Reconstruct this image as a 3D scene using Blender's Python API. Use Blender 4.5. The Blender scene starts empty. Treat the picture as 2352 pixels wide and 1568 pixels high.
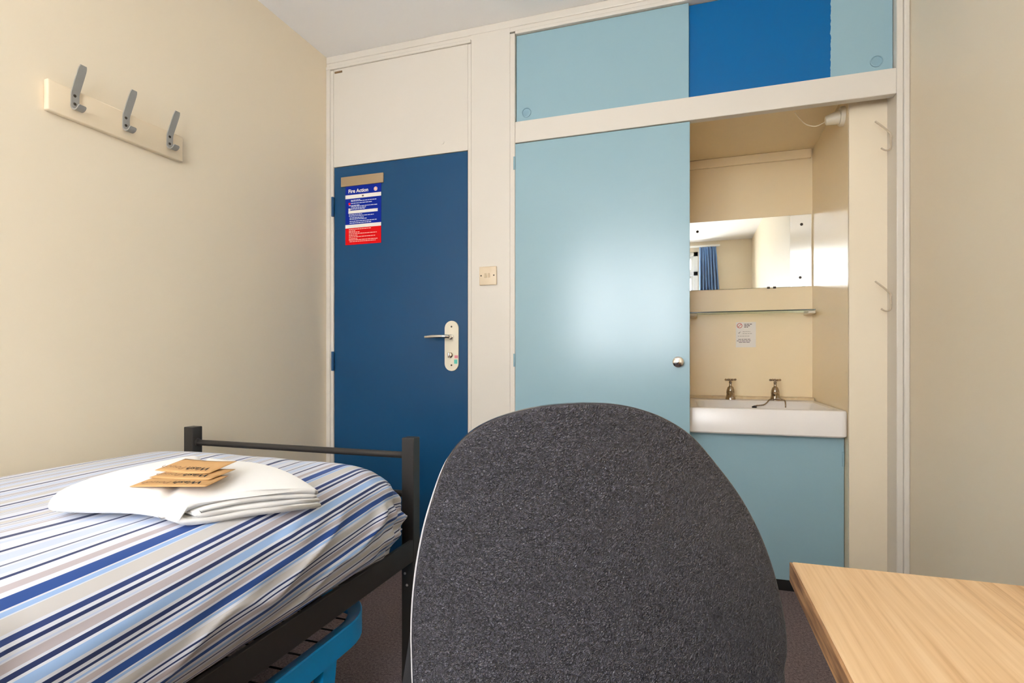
import bpy, bmesh, math, random
from mathutils import Vector, Matrix, noise

random.seed(7)
C = bpy.context.scene.collection
SC = bpy.context.scene

# ------------------------------------------------------------------ camera
F_PX, CX, HY, H, YAW = 1244.0, 1176.0, 827.0, 0.985, math.radians(17.99)
cam = bpy.data.cameras.new('camera')
cam.sensor_width = 36.0
cam.lens = F_PX / 2352 * 36
cam.shift_y = (HY - 784) / 2352
cam.clip_start = 0.02
camo = bpy.data.objects.new('camera', cam)
camo.location = (0, 0, H)
camo.rotation_euler = (math.pi / 2, 0, YAW)
C.objects.link(camo)
SC.camera = camo

# ------------------------------------------------------------------ world (overcast daylight) and view
W = bpy.data.worlds.new('world')
SC.world = W
W.use_nodes = True
bg = W.node_tree.nodes['Background']
bg.inputs[0].default_value = (0.985, 0.985, 1.02, 1)
bg.inputs[1].default_value = 9.0
SC.view_settings.view_transform = 'Standard'
SC.view_settings.look = 'None'
SC.view_settings.gamma = 1
SC.view_settings.use_curve_mapping = False
SC.view_settings.exposure = 1.08

# room extents (metres): camera stands at x=0, y=0
XL, XR, YF, YB, ZC = -1.802, 0.794, 2.40, -1.326, 2.57
WX0, WX1, WZ0, WZ1 = -1.36, 0.13, 0.92, 2.44       # window opening in the wall behind the camera

# daylight enters through the window only: a sampling portal in the opening
pl = bpy.data.lights.new('window_portal', 'AREA')
pl.shape = 'RECTANGLE'
pl.size, pl.size_y = WX1 - WX0, WZ1 - WZ0
pl.cycles.is_portal = True
po = bpy.data.objects.new('window_portal', pl)
po.location = ((WX0 + WX1) / 2, YB - 0.13, (WZ0 + WZ1) / 2)
po.rotation_euler = (math.pi / 2, 0, math.pi)
C.objects.link(po)

# ------------------------------------------------------------------ pixel -> point helpers (pixels give directions only)
_s, _c = math.sin(YAW), math.cos(YAW)
def ray(px, py):
    u = (px - CX) / F_PX
    return Vector((-_s + u * _c, _c + u * _s, (HY - py) / F_PX))
def PY(px, py, Y):
    a = ray(px, py); p = a * (Y / a.y); p.z += H; return p
def PX(px, py, X):
    a = ray(px, py); p = a * (X / a.x); p.z += H; return p
def PZ(px, py, Z):
    a = ray(px, py); p = a * ((Z - H) / a.z); p.z += H; return p

# ------------------------------------------------------------------ materials
def lin(c):
    return tuple((v / 255 / 12.92) if v / 255 <= 0.04045 else ((v / 255 + 0.055) / 1.055) ** 2.4 for v in c) + (1,)

def mat(name, rgb, rough=0.5, metal=0.0, bump=None, var=None, spec=0.5, sheen=0.0):
    """bump=(scale, strength, distance); var=(scale, rgb2, amount)"""
    m = bpy.data.materials.new(name)
    m.use_nodes = True
    nt = m.node_tree
    b = nt.nodes['Principled BSDF']
    b.inputs['Base Color'].default_value = lin(rgb)
    b.inputs['Roughness'].default_value = rough
    b.inputs['Metallic'].default_value = metal
    b.inputs['Specular IOR Level'].default_value = spec
    if sheen:
        b.inputs['Sheen Weight'].default_value = sheen
    tc = nt.nodes.new('ShaderNodeTexCoord')
    if var:
        n = nt.nodes.new('ShaderNodeTexNoise'); n.inputs['Scale'].default_value = var[0]
        n.inputs['Detail'].default_value = 5
        nt.links.new(tc.outputs['Object'], n.inputs['Vector'])
        r = nt.nodes.new('ShaderNodeMapRange')
        r.inputs[1].default_value = 0.3; r.inputs[2].default_value = 0.7
        r.inputs[4].default_value = var[2]
        nt.links.new(n.outputs['Fac'], r.inputs[0])
        mx = nt.nodes.new('ShaderNodeMix'); mx.data_type = 'RGBA'
        mx.inputs[6].default_value = lin(rgb); mx.inputs[7].default_value = lin(var[1])
        nt.links.new(r.outputs[0], mx.inputs[0])
        nt.links.new(mx.outputs[2], b.inputs['Base Color'])
    if bump:
        n = nt.nodes.new('ShaderNodeTexNoise'); n.inputs['Scale'].default_value = bump[0]
        n.inputs['Detail'].default_value = 4
        nt.links.new(tc.outputs['Object'], n.inputs['Vector'])
        bp = nt.nodes.new('ShaderNodeBump')
        bp.inputs['Strength'].default_value = bump[1]
        bp.inputs['Distance'].default_value = bump[2] if len(bump) > 2 else 0.002
        nt.links.new(n.outputs['Fac'], bp.inputs['Height'])
        nt.links.new(bp.outputs[0], b.inputs['Normal'])
    return m

M = {}
M['wall'] = mat('cream_wall_paint', (238, 224, 199), 0.45, bump=(7, 0.12, 0.004), var=(1.3, (235, 220, 193), 0.5))
M['wall2'] = mat('cream_alcove_paint', (249, 229, 190), 0.26, bump=(6, 0.06, 0.003))
M['frame'] = mat('off_white_gloss_paint', (221, 214, 203), 0.38, bump=(30, 0.05, 0.002), var=(3, (218, 210, 197), 0.5))
M['ceiling'] = mat('white_ceiling_paint', (250, 249, 248), 0.8, bump=(40, 0.1, 0.002))
M['white'] = mat('white_window_paint', (240, 240, 236), 0.4)
M['lblue'] = mat('pale_blue_gloss_paint', (150, 182, 193), 0.22, bump=(9, 0.05, 0.003), var=(2.5, (146, 179, 190), 0.6))
M['dblue'] = mat('dark_blue_door_paint', (18, 74, 116), 0.34, bump=(20, 0.06, 0.003), var=(2.5, (15, 69, 110), 0.6), spec=0.35)
M['ceramic'] = mat('white_glazed_ceramic', (236, 230, 224), 0.24)
M['chrome'] = mat('worn_chrome', (196, 186, 172), 0.2, 1.0)
M['chrome_br'] = mat('bright_chrome', (235, 233, 228), 0.14, 1.0)
M['tapchrome'] = mat('tarnished_tap_chrome', (190, 178, 164), 0.2, 1.0, var=(60, (140, 122, 104), 0.7))
M['steel'] = mat('grey_steel_strip', (164, 162, 156), 0.45, 0.3)
M['steel_dk'] = mat('dark_screw', (70, 62, 52), 0.5, 0.5)
M['plate'] = mat('brushed_bronze_plate', (190, 168, 138), 0.4, 0.7, bump=(120, 0.05))
M['ivory'] = mat('ivory_plastic', (232, 222, 200), 0.35)
M['switch'] = mat('aged_cream_switch_plastic', (226, 207, 178), 0.35)
M['black_metal'] = mat('black_powder_coat', (44, 41, 39), 0.42, 0.0, bump=(220, 0.06, 0.0005))
M['shell'] = None
M['fabric_bk'] = mat('black_chair_fabric', (34, 33, 36), 0.9, bump=(260, 0.3, 0.001))
M['plastic_bk'] = mat('black_plastic', (26, 26, 28), 0.45)
M['towel'] = mat('white_terry', (250, 249, 247), 0.95, bump=(420, 0.25, 0.001), sheen=0.2)
M['kraft'] = mat('kraft_paper', (208, 164, 110), 0.7, bump=(60, 0.15, 0.001), var=(25, (194, 150, 98), 0.7))
M['ink'] = mat('black_ink', (34, 28, 24), 0.7)
M['ink_gr'] = mat('grey_brown_ink', (150, 112, 76), 0.7)
M['ink_txt'] = mat('grey_print', (120, 112, 108), 0.7)
M['paper'] = mat('white_paper', (240, 234, 226), 0.6)
M['red'] = mat('red_print', (226, 12, 18), 0.5, spec=0.15)
M['redring'] = mat('red_ring_print', (206, 84, 66), 0.5)
M['signblue'] = mat('royal_blue_print', (10, 40, 150), 0.5, spec=0.15)
M['signtext'] = mat('pale_lettering', (214, 220, 240), 0.4)
M['signred_text'] = mat('pale_red_lettering', (255, 196, 184), 0.4)
M['cyan'] = mat('bright_blue_enamel', (0, 160, 236), 0.4, bump=(40, 0.05))
M['wire'] = mat('dark_wire', (40, 42, 46), 0.5, 0.6)
M['mattress'] = mat('mattress_ticking', (222, 216, 206), 0.9)
M['plinth'] = mat('black_plinth_paint', (22, 21, 21), 0.5)
M['curtain'] = mat('blue_curtain_cloth', (112, 150, 198), 0.85, sheen=0.3)
M['pink'] = mat('pink_sticker', (216, 128, 140), 0.5)
M['teal'] = mat('teal_sticker', (96, 196, 180), 0.5)
M['cord'] = mat('pale_cord', (240, 226, 200), 0.6)
M['hookpaint'] = mat('beige_painted_wire', (202, 186, 162), 0.45)
M['edge'] = None
M['rocker'] = mat('darker_switch_rocker', (204, 182, 150), .4)  # slightly darker tone than the plate, so the rockers stand out

def carpet():
    m = mat('brown_grey_carpet', (90, 78, 78), 1.0, spec=0.1)
    nt = m.node_tree; b = nt.nodes['Principled BSDF']
    tc = nt.nodes['Texture Coordinate']
    n1 = nt.nodes.new('ShaderNodeTexNoise'); n1.inputs['Scale'].default_value = 130; n1.inputs['Detail'].default_value = 3
    n2 = nt.nodes.new('ShaderNodeTexNoise'); n2.inputs['Scale'].default_value = 420; n2.inputs['Detail'].default_value = 2
    for n in (n1, n2): nt.links.new(tc.outputs['Object'], n.inputs['Vector'])
    r = nt.nodes.new('ShaderNodeValToRGB'); r.color_ramp.elements[0].position = 0.36; r.color_ramp.elements[1].position = 0.66
    r.color_ramp.elements[0].color = lin((84, 71, 72)); r.color_ramp.elements[1].color = lin((160, 143, 143))
    mx = nt.nodes.new('ShaderNodeMath'); mx.operation = 'MULTIPLY_ADD'; mx.inputs[1].default_value = 0.6
    nt.links.new(n2.outputs['Fac'], mx.inputs[0])
    m2 = nt.nodes.new('ShaderNodeMath'); m2.operation = 'MULTIPLY'; m2.inputs[1].default_value = 0.4
    nt.links.new(n1.outputs['Fac'], m2.inputs[0]); nt.links.new(m2.outputs[0], mx.inputs[2])
    nt.links.new(mx.outputs[0], r.inputs[0]); nt.links.new(r.outputs[0], b.inputs['Base Color'])
    bp = nt.nodes.new('ShaderNodeBump'); bp.inputs['Strength'].default_value = 0.8; bp.inputs['Distance'].default_value = 0.006
    nt.links.new(mx.outputs[0], bp.inputs['Height']); nt.links.new(bp.outputs[0], b.inputs['Normal'])
    return m
M['carpet'] = carpet()

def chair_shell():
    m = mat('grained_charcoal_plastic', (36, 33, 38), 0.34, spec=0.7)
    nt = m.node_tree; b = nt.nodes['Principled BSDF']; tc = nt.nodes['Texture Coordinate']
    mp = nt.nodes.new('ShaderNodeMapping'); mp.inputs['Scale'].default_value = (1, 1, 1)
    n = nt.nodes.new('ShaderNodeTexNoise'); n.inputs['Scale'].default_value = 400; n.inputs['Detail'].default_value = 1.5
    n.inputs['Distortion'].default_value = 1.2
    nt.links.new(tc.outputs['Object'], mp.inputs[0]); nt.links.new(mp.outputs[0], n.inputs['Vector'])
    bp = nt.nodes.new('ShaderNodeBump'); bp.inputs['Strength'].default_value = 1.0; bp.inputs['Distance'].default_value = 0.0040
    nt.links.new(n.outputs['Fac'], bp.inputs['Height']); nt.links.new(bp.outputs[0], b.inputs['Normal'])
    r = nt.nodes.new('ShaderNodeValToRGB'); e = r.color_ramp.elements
    e[0].position = .40; e[0].color = lin((25, 23, 27)); e[1].position = .68; e[1].color = lin((77, 75, 85))  # lighter grain peaks: window glints painted into the base colour
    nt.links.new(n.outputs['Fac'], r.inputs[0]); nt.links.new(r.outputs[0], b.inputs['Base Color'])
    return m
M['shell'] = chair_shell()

def oak():
    m = mat('light_oak_veneer', (222, 184, 138), 0.42)
    nt = m.node_tree; b = nt.nodes['Principled BSDF']; tc = nt.nodes['Texture Coordinate']
    def layer(sx, sy, det):
        mp = nt.nodes.new('ShaderNodeMapping'); mp.inputs['Scale'].default_value = (sx, sy, sx)
        mp.inputs['Rotation'].default_value = (0, 0, math.radians(1.5))
        n = nt.nodes.new('ShaderNodeTexNoise'); n.inputs['Scale'].default_value = 1; n.inputs['Detail'].default_value = det
        nt.links.new(tc.outputs['Object'], mp.inputs[0]); nt.links.new(mp.outputs[0], n.inputs['Vector'])
        return n
    a = layer(28, 1.2, 3); c = layer(190, 5.0, 4)
    ad = nt.nodes.new('ShaderNodeMath'); ad.operation = 'MULTIPLY_ADD'; ad.inputs[1].default_value = 0.55
    h = nt.nodes.new('ShaderNodeMath'); h.operation = 'MULTIPLY'; h.inputs[1].default_value = 0.45
    nt.links.new(a.outputs['Fac'], h.inputs[0]); nt.links.new(c.outputs['Fac'], ad.inputs[0]); nt.links.new(h.outputs[0], ad.inputs[2])
    r = nt.nodes.new('ShaderNodeValToRGB')
    e = r.color_ramp.elements
    e[0].position = 0.34; e[0].color = lin((178, 138, 96)); e[1].position = 0.64; e[1].color = lin((219, 187, 146))
    x = e.new(0.48); x.color = lin((206, 170, 127))
    nt.links.new(ad.outputs[0], r.inputs[0]); nt.links.new(r.outputs[0], b.inputs['Base Color'])
    bp = nt.nodes.new('ShaderNodeBump'); bp.inputs['Strength'].default_value = 0.15; bp.inputs['Distance'].default_value = 0.001
    nt.links.new(ad.outputs[0], bp.inputs['Height']); nt.links.new(bp.outputs[0], b.inputs['Normal'])
    return m
M['oak'] = oak()
def edgewood():
    m = mat('brown_wood_lipping', (150, 112, 78), 0.6)
    nt = m.node_tree; b = nt.nodes['Principled BSDF']; tc = nt.nodes['Texture Coordinate']
    mp = nt.nodes.new('ShaderNodeMapping'); mp.inputs['Scale'].default_value = (60, 14, 160)
    n = nt.nodes.new('ShaderNodeTexNoise'); n.inputs['Scale'].default_value = 1; n.inputs['Detail'].default_value = 5
    nt.links.new(tc.outputs['Object'], mp.inputs[0]); nt.links.new(mp.outputs[0], n.inputs['Vector'])
    r = nt.nodes.new('ShaderNodeValToRGB'); e = r.color_ramp.elements
    e[0].position = .35; e[0].color = lin((116, 82, 56)); e[1].position = .68; e[1].color = lin((186, 142, 98))
    nt.links.new(n.outputs['Fac'], r.inputs[0]); nt.links.new(r.outputs[0], b.inputs['Base Color'])
    return m
M['edge'] = edgewood()

def two_tone():
    """sliding door: bright blue paint up to a ragged brush edge, pale blue beyond (by object x, metres)"""
    m = mat('bright_blue_overpaint', (150, 182, 193), 0.32, spec=0.3)
    nt = m.node_tree; b = nt.nodes['Principled BSDF']; tc = nt.nodes['Texture Coordinate']
    sp = nt.nodes.new('ShaderNodeSeparateXYZ'); nt.links.new(tc.outputs['Object'], sp.inputs[0])
    n = nt.nodes.new('ShaderNodeTexNoise'); n.inputs['Scale'].default_value = 34; n.inputs['Detail'].default_value = 3
    nt.links.new(tc.outputs['Object'], n.inputs['Vector'])
    ad = nt.nodes.new('ShaderNodeMath'); ad.operation = 'MULTIPLY_ADD'; ad.inputs[1].default_value = 0.016
    nt.links.new(n.outputs['Fac'], ad.inputs[0]); nt.links.new(sp.outputs[0], ad.inputs[2])
    lt = nt.nodes.new('ShaderNodeMath'); lt.operation = 'GREATER_THAN'; lt.inputs[1].default_value = 0.546
    nt.links.new(ad.outputs[0], lt.inputs[0])
    mx = nt.nodes.new('ShaderNodeMix'); mx.data_type = 'RGBA'
    mx.inputs[6].default_value = lin((0, 100, 162)); mx.inputs[7].default_value = lin((150, 182, 193))
    nt.links.new(lt.outputs[0], mx.inputs[0]); nt.links.new(mx.outputs[2], b.inputs['Base Color'])
    return m
M['twotone'] = two_tone()

def thin_glass(name, tint, refl=0.08):
    m = bpy.data.materials.new(name); m.use_nodes = True
    nt = m.node_tree; nt.nodes.remove(nt.nodes['Principled BSDF'])
    out = nt.nodes['Material Output']
    t = nt.nodes.new('ShaderNodeBsdfTransparent'); t.inputs[0].default_value = tint
    g = nt.nodes.new('ShaderNodeBsdfGlossy'); g.inputs['Roughness'].default_value = 0.02
    mx = nt.nodes.new('ShaderNodeMixShader'); mx.inputs[0].default_value = refl
    nt.links.new(t.outputs[0], mx.inputs[1]); nt.links.new(g.outputs[0], mx.inputs[2]); nt.links.new(mx.outputs[0], out.inputs[0])
    return m
M['pane'] = thin_glass('window_glass', (0.97, 0.98, 0.98, 1), 0.05)
M['shelfglass'] = thin_glass('green_tinted_glass', (0.86, 0.92, 0.86, 1), 0.12)
M['glassedge'] = mat('dark_green_glass_edge', (58, 70, 54), 0.15)
M['mirror'] = mat('silvered_mirror', (238, 240, 236), 0.015, 1.0)

# striped duvet cloth: stripes by UV.x = metres across the cover
BASE = (219, 223, 235)
NAVY, NAVY2, BLUE = (30, 48, 98), (40, 62, 120), (34, 76, 150)
LB, LB2, TAUPE, BEIGE, GREY, GLN = (156, 188, 232), (200, 212, 236), (188, 179, 184), (207, 204, 203), (202, 204, 213), (100, 108, 136)
STR = []
def st(a, w, c): STR.append((a - w / 2, a + w / 2, c))
def thin_group(a0, a1, seed):
    r = random.Random(seed); a = a0
    opts = [(GLN, .0022), (LB2, .011), (GLN, .0016), (BEIGE, .014), (GLN, .0024), (GREY, .010), (LB2, .010), (GLN, .0018), (TAUPE, .007)]
    k = seed
    while a < a1 - .02:
        c, w = opts[k % len(opts)]; k += 1
        st(a + w / 2, w, c); a += w + r.uniform(.003, .007)
for a, w, c in [(-.18, .016, NAVY), (-.08, .008, NAVY2), (.055, .008, NAVY), (.20, .008, NAVY), (.355, .008, NAVY),
                (.465, .009, NAVY), (.572, .008, NAVY2), (.688, .013, NAVY), (.752, .006, NAVY), (.800, .004, GLN), (.835, .006, NAVY)]:
    st(a, w, c)
prev = [-.17, -.07, .062, .207, .362, .472, .58, .70]
nxt = [-.09, .048, .193, .348, .458, .566, .68, .745]
for i, (a, b) in enumerate(zip(prev, nxt)): thin_group(a + .008, b - .004, 3 + i * 3)
for a, w, c in [(.775, .02, LB2), (.815, .016, LB2), (.862, .014, TAUPE), (.889, .022, BLUE), (.909, .010, LB), (.932, .030, BEIGE),
                (.960, .011, NAVY2), (.978, .008, NAVY), (.990, .004, LB2), (1.003, .017, TAUPE), (1.022, .010, NAVY), (1.042, .020, LB),
                (1.064, .010, NAVY), (1.079, .006, NAVY), (1.090, .004, LB), (1.102, .012, TAUPE), (1.122, .018, BLUE), (1.138, .006, LB),
                (1.158, .020, BEIGE), (1.176, .006, NAVY), (1.190, .004, NAVY), (1.204, .014, TAUPE), (1.225, .012, BLUE), (1.245, .010, LB), (1.262, .005, NAVY), (1.285, .022, BEIGE), (1.306, .006, NAVY), (1.325, .014, TAUPE), (1.345, .012, BLUE), (1.365, .014, LB), (1.39, .006, NAVY), (1.42, .02, BEIGE), (1.45, .01, NAVY), (1.48, .02, LB)]:
    st(a, w, c)
STR.sort()
def duvet_mat():
    m = mat('striped_cotton', BASE, 0.85, bump=(700, 0.12, 0.0006), sheen=0.1)
    nt = m.node_tree; b = nt.nodes['Principled BSDF']
    uv = nt.nodes.new('ShaderNodeUVMap'); uv.uv_map = 'cloth'
    sp = nt.nodes.new('ShaderNodeSeparateXYZ'); nt.links.new(uv.outputs[0], sp.inputs[0])
    chunks = [STR[i:i + 14] for i in range(0, len(STR), 14)]
    last = None; start = -.3
    for k, ch in enumerate(chunks):
        end = 1.6 if k == len(chunks) - 1 else (ch[-1][1] + chunks[k + 1][0][0]) / 2
        mr = nt.nodes.new('ShaderNodeMapRange'); mr.inputs[1].default_value = start; mr.inputs[2].default_value = end
        nt.links.new(sp.outputs[0], mr.inputs[0])
        r = nt.nodes.new('ShaderNodeValToRGB'); cr = r.color_ramp; cr.interpolation = 'CONSTANT'
        cr.elements[0].position = 0; cr.elements[0].color = lin(BASE)
        cr.elements.remove(cr.elements[1])
        for (a, c2, col) in ch:
            e = cr.elements.new(max(0, (a - start) / (end - start))); e.color = lin(col)
            e = cr.elements.new(min(1, (c2 - start) / (end - start))); e.color = lin(BASE)
        nt.links.new(mr.outputs[0], r.inputs[0])
        if last is None: last = r.outputs[0]
        else:
            gt = nt.nodes.new('ShaderNodeMath'); gt.operation = 'GREATER_THAN'; gt.inputs[1].default_value = start
            nt.links.new(sp.outputs[0], gt.inputs[0])
            mx = nt.nodes.new('ShaderNodeMix'); mx.data_type = 'RGBA'
            nt.links.new(gt.outputs[0], mx.inputs[0]); nt.links.new(last, mx.inputs[6]); nt.links.new(r.outputs[0], mx.inputs[7])
            last = mx.outputs[2]
        start = end
    nt.links.new(last, b.inputs['Base Color'])
    return m
M['duvet'] = duvet_mat()

# ------------------------------------------------------------------ mesh helpers
def woff(p):
    v = Vector((0, 0, 0))
    while p is not None:
        v = v + p.location; p = p.parent
    return v

def tag(o, label=None, cat=None, group=None, kind=None):
    if label: o['label'] = label
    if cat: o['category'] = cat
    if group: o['group'] = group
    if kind: o['kind'] = kind
    return o

def thing(name, loc, label, cat, group=None):
    o = bpy.data.objects.new(name, None); o.empty_display_size = 0.1
    o.location = loc; C.objects.link(o)
    return tag(o, label, cat, group)

def obj(name, bm, m, parent=None, smooth=False, label=None, origin=None):
    me = bpy.data.meshes.new(name)
    bmesh.ops.recalc_face_normals(bm, faces=bm.faces)
    if parent is None and origin is None:
        xs = [v.co.x for v in bm.verts]; ys = [v.co.y for v in bm.verts]; zs = [v.co.z for v in bm.verts]
        origin = Vector(((min(xs) + max(xs)) / 2, (min(ys) + max(ys)) / 2, min(zs)))
    if parent is not None:
        bmesh.ops.translate(bm, verts=bm.verts, vec=-woff(parent))
    else:
        bmesh.ops.translate(bm, verts=bm.verts, vec=-Vector(origin))
    bm.to_mesh(me); bm.free()
    for mm in (m if isinstance(m, (list, tuple)) else [m]): me.materials.append(mm)
    if smooth:
        for p in me.polygons: p.use_smooth = True
        if smooth != 'all':
            me.set_sharp_from_angle(angle=math.radians(40))
    o = bpy.data.objects.new(name, me)
    if parent is not None: o.parent = parent
    else: o.location = origin
    C.objects.link(o)
    if label: o['label'] = label
    return o

def struct(name, bm, m, parent=None, smooth=False, origin=None):
    o = obj(name, bm, m, parent, smooth, origin=origin)
    if parent is None: o['kind'] = 'structure'
    return o

def NB(): return bmesh.new()

def box(bm, x0, x1, y0, y1, z0, z1, bev=0.0, seg=2, mi=0):
    g = bmesh.ops.create_cube(bm, size=1)
    vs = g['verts']
    for v in vs:
        v.co = Vector((x0 + (v.co.x + .5) * (x1 - x0), y0 + (v.co.y + .5) * (y1 - y0), z0 + (v.co.z + .5) * (z1 - z0)))
    fs = set(f for v in vs for f in v.link_faces)
    for f in fs: f.material_index = mi
    if bev > 0:
        es = list(set(e for v in vs for e in v.link_edges))
        bmesh.ops.bevel(bm, geom=es, offset=bev, segments=seg, profile=0.5, affect='EDGES')
    return bm

def B(*a, **k): return box(NB(), *a, **k)

def tube(bm, pts, r, seg=10, closed=False, caps=True):
    pts = [Vector(p) for p in pts]; n = len(pts)
    rr = r if isinstance(r, (list, tuple)) else [r] * n
    rings = []; nrm = None
    for i, p in enumerate(pts):
        a = pts[i - 1] if (i > 0 or closed) else p
        b = pts[(i + 1) % n] if (i < n - 1 or closed) else p
        t = (b - a).normalized()
        if nrm is None:
            nrm = t.orthogonal().normalized()
        else:
            nrm = (nrm - t * nrm.dot(t)).normalized()
        bi = t.cross(nrm)
        rings.append([bm.verts.new(p + (nrm * math.cos(2 * math.pi * k / seg) + bi * math.sin(2 * math.pi * k / seg)) * rr[i]) for k in range(seg)])
    for i in range(n if closed else n - 1):
        A, Bq = rings[i], rings[(i + 1) % n]
        for k in range(seg):
            bm.faces.new((A[k], A[(k + 1) % seg], Bq[(k + 1) % seg], Bq[k]))
    if caps and not closed:
        bm.faces.new(rings[0][::-1]); bm.faces.new(rings[-1])
    return bm

def lathe(bm, prof, org, axis='Z', seg=24):
    """prof = [(radius, height)...] along axis from org"""
    org = Vector(org)
    ax = {'X': Vector((1, 0, 0)), '-X': Vector((-1, 0, 0)), 'Y': Vector((0, 1, 0)), '-Y': Vector((0, -1, 0)), 'Z': Vector((0, 0, 1))}[axis] if isinstance(axis, str) else Vector(axis).normalized()
    u = ax.orthogonal().normalized(); w = ax.cross(u)
    rings = []
    for r, h in prof:
        if r < 1e-6: rings.append([bm.verts.new(org + ax * h)])
        else: rings.append([bm.verts.new(org + ax * h + (u * math.cos(2 * math.pi * k / seg) + w * math.sin(2 * math.pi * k / seg)) * r) for k in range(seg)])
    for A, Bq in zip(rings[:-1], rings[1:]):
        for k in range(seg):
            k2 = (k + 1) % seg
            if len(A) == 1 and len(Bq) == 1: continue
            if len(A) == 1: bm.faces.new((A[0], Bq[k2], Bq[k]))
            elif len(Bq) == 1: bm.faces.new((A[k], A[k2], Bq[0]))
            else: bm.faces.new((A[k], A[k2], Bq[k2], Bq[k]))
    return bm

def prism(bm, pts, d, mi=0):
    """closed polygon of 3D points extruded by vector d"""
    d = Vector(d)
    a = [bm.verts.new(Vector(p)) for p in pts]; b = [bm.verts.new(Vector(p) + d) for p in pts]
    fs = [bm.faces.new(a[::-1]), bm.faces.new(b)]
    n = len(a)
    for i in range(n): fs.append(bm.faces.new((a[i], a[(i + 1) % n], b[(i + 1) % n], b[i])))
    for f in fs: f.material_index = mi
    return bm

def grid(bm, rows, mi=0):
    vs = [[bm.verts.new(Vector(p)) for p in r] for r in rows]
    for i in range(len(vs) - 1):
        for j in range(len(vs[0]) - 1):
            f = bm.faces.new((vs[i][j], vs[i][j + 1], vs[i + 1][j + 1], vs[i + 1][j])); f.material_index = mi
    return vs

def rrect(cx, cy, hx, hy, r, z, n=6):
    out = []
    for (sx, sy, a0) in ((1, 1, 0), (-1, 1, 90), (-1, -1, 180), (1, -1, 270)):
        for k in range(n + 1):
            a = math.radians(a0 + 90 * k / n)
            out.append(Vector((cx + sx * (hx - r) + r * math.cos(a), cy + sy * (hy - r) + r * math.sin(a), z)))
    return out

def loft(bm, loops, cap0=True, cap1=True):
    ls = [[bm.verts.new(p) for p in l] for l in loops]
    n = len(ls[0])
    for A, Bq in zip(ls[:-1], ls[1:]):
        for k in range(n): bm.faces.new((A[k], A[(k + 1) % n], Bq[(k + 1) % n], Bq[k]))
    if cap0: bm.faces.new(ls[0][::-1])
    if cap1: bm.faces.new(ls[-1])
    return bm

def text_bm(s, size, matrix, spacing=1.0, shear=0.0, bold=0.0):
    cu = bpy.data.curves.new('lettering', 'FONT')
    cu.body = s; cu.size = size; cu.align_x = 'LEFT'; cu.align_y = 'BOTTOM_BASELINE'
    cu.space_character = spacing; cu.shear = shear; cu.offset = bold; cu.resolution_u = 3
    o = bpy.data.objects.new('lettering', cu); C.objects.link(o)
    dg = bpy.context.evaluated_depsgraph_get()
    me = bpy.data.meshes.new_from_object(o.evaluated_get(dg))
    bm = NB(); bm.from_mesh(me)
    bmesh.ops.transform(bm, matrix=matrix, verts=bm.verts)
    bpy.data.objects.remove(o); bpy.data.curves.remove(cu); bpy.data.meshes.remove(me)
    return bm

# ================================================================== THE SETTING
T = 0.12
struct('floor', B(XL - T, XR + T, YB - T, 3.40, -0.06, 0), M['carpet'], origin=(0, 0, 0))
struct('ceiling', B(XL - T, XR + T, YB - T, 3.40, ZC, ZC + 0.08), M['ceiling'], origin=(0, 0, ZC))
struct('wall_left', B(XL - T, XL, YB - T, 3.40, 0, ZC), M['wall'], origin=(XL, 0, 0))
struct('wall_right', B(XR, XR + T, YB - T, 3.40, 0, ZC), M['wall'], origin=(XR, 0, 0))
bm = NB()
box(bm, XL, WX0, YB - T, YB, 0, ZC); box(bm, WX1, XR, YB - T, YB, 0, ZC)
box(bm, WX0, WX1, YB - T, YB, 0, WZ0); box(bm, WX0, WX1, YB - T, YB, WZ1, ZC)
struct('wall_back', bm, M['wall'], origin=(0, YB, 0))

# window behind the camera (seen in the mirror and in the gloss of the doors)
win = bpy.data.objects.new('window_1', None); win.location = ((WX0 + WX1) / 2, YB - .06, WZ0); C.objects.link(win); win['kind'] = 'structure'
bm = NB(); fy0, fy1 = YB - .10, YB - .03
for x0, x1, z0, z1 in [(WX0, WX0 + .06, WZ0, WZ1), (WX1 - .06, WX1, WZ0, WZ1), (WX0, WX1, WZ0, WZ0 + .06), (WX0, WX1, WZ1 - .06, WZ1),
                       (WX0, WX1, 2.12, 2.18), ((WX0 + WX1) / 2 - .03, (WX0 + WX1) / 2 + .03, WZ0, 2.12)]:
    box(bm, x0, x1, fy0, fy1, z0, z1, .004, 1)
obj('window_frame', bm, M['white'], win)
for x0, x1, z0, z1 in [(WX0 + .06, (WX0 + WX1) / 2 - .03, WZ0 + .06, 2.12), ((WX0 + WX1) / 2 + .03, WX1 - .06, WZ0 + .06, 2.12), (WX0 + .06, WX1 - .06, 2.18, WZ1 - .06)]:
    sash = NB()
    for a0, a1, b0, b1 in [(x0, x0 + .035, z0, z1), (x1 - .035, x1, z0, z1), (x0 + .035, x1 - .035, z0, z0 + .035), (x0 + .035, x1 - .035, z1 - .035, z1)]:
        box(sash, a0, a1, YB - .085, YB - .045, b0, b1, .003, 1)
    so = obj('sash', sash, M['white'], win)
    obj('pane', B(x0 + .035, x1 - .035, YB - .067, YB - .063, z0 + .035, z1 - .035), M['pane'], so)
obj('window_sill', B(WX0 - .06, WX1 + .06, YB - .03, YB + .09, WZ0 - .03, WZ0, .005), M['white'], win)

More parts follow.
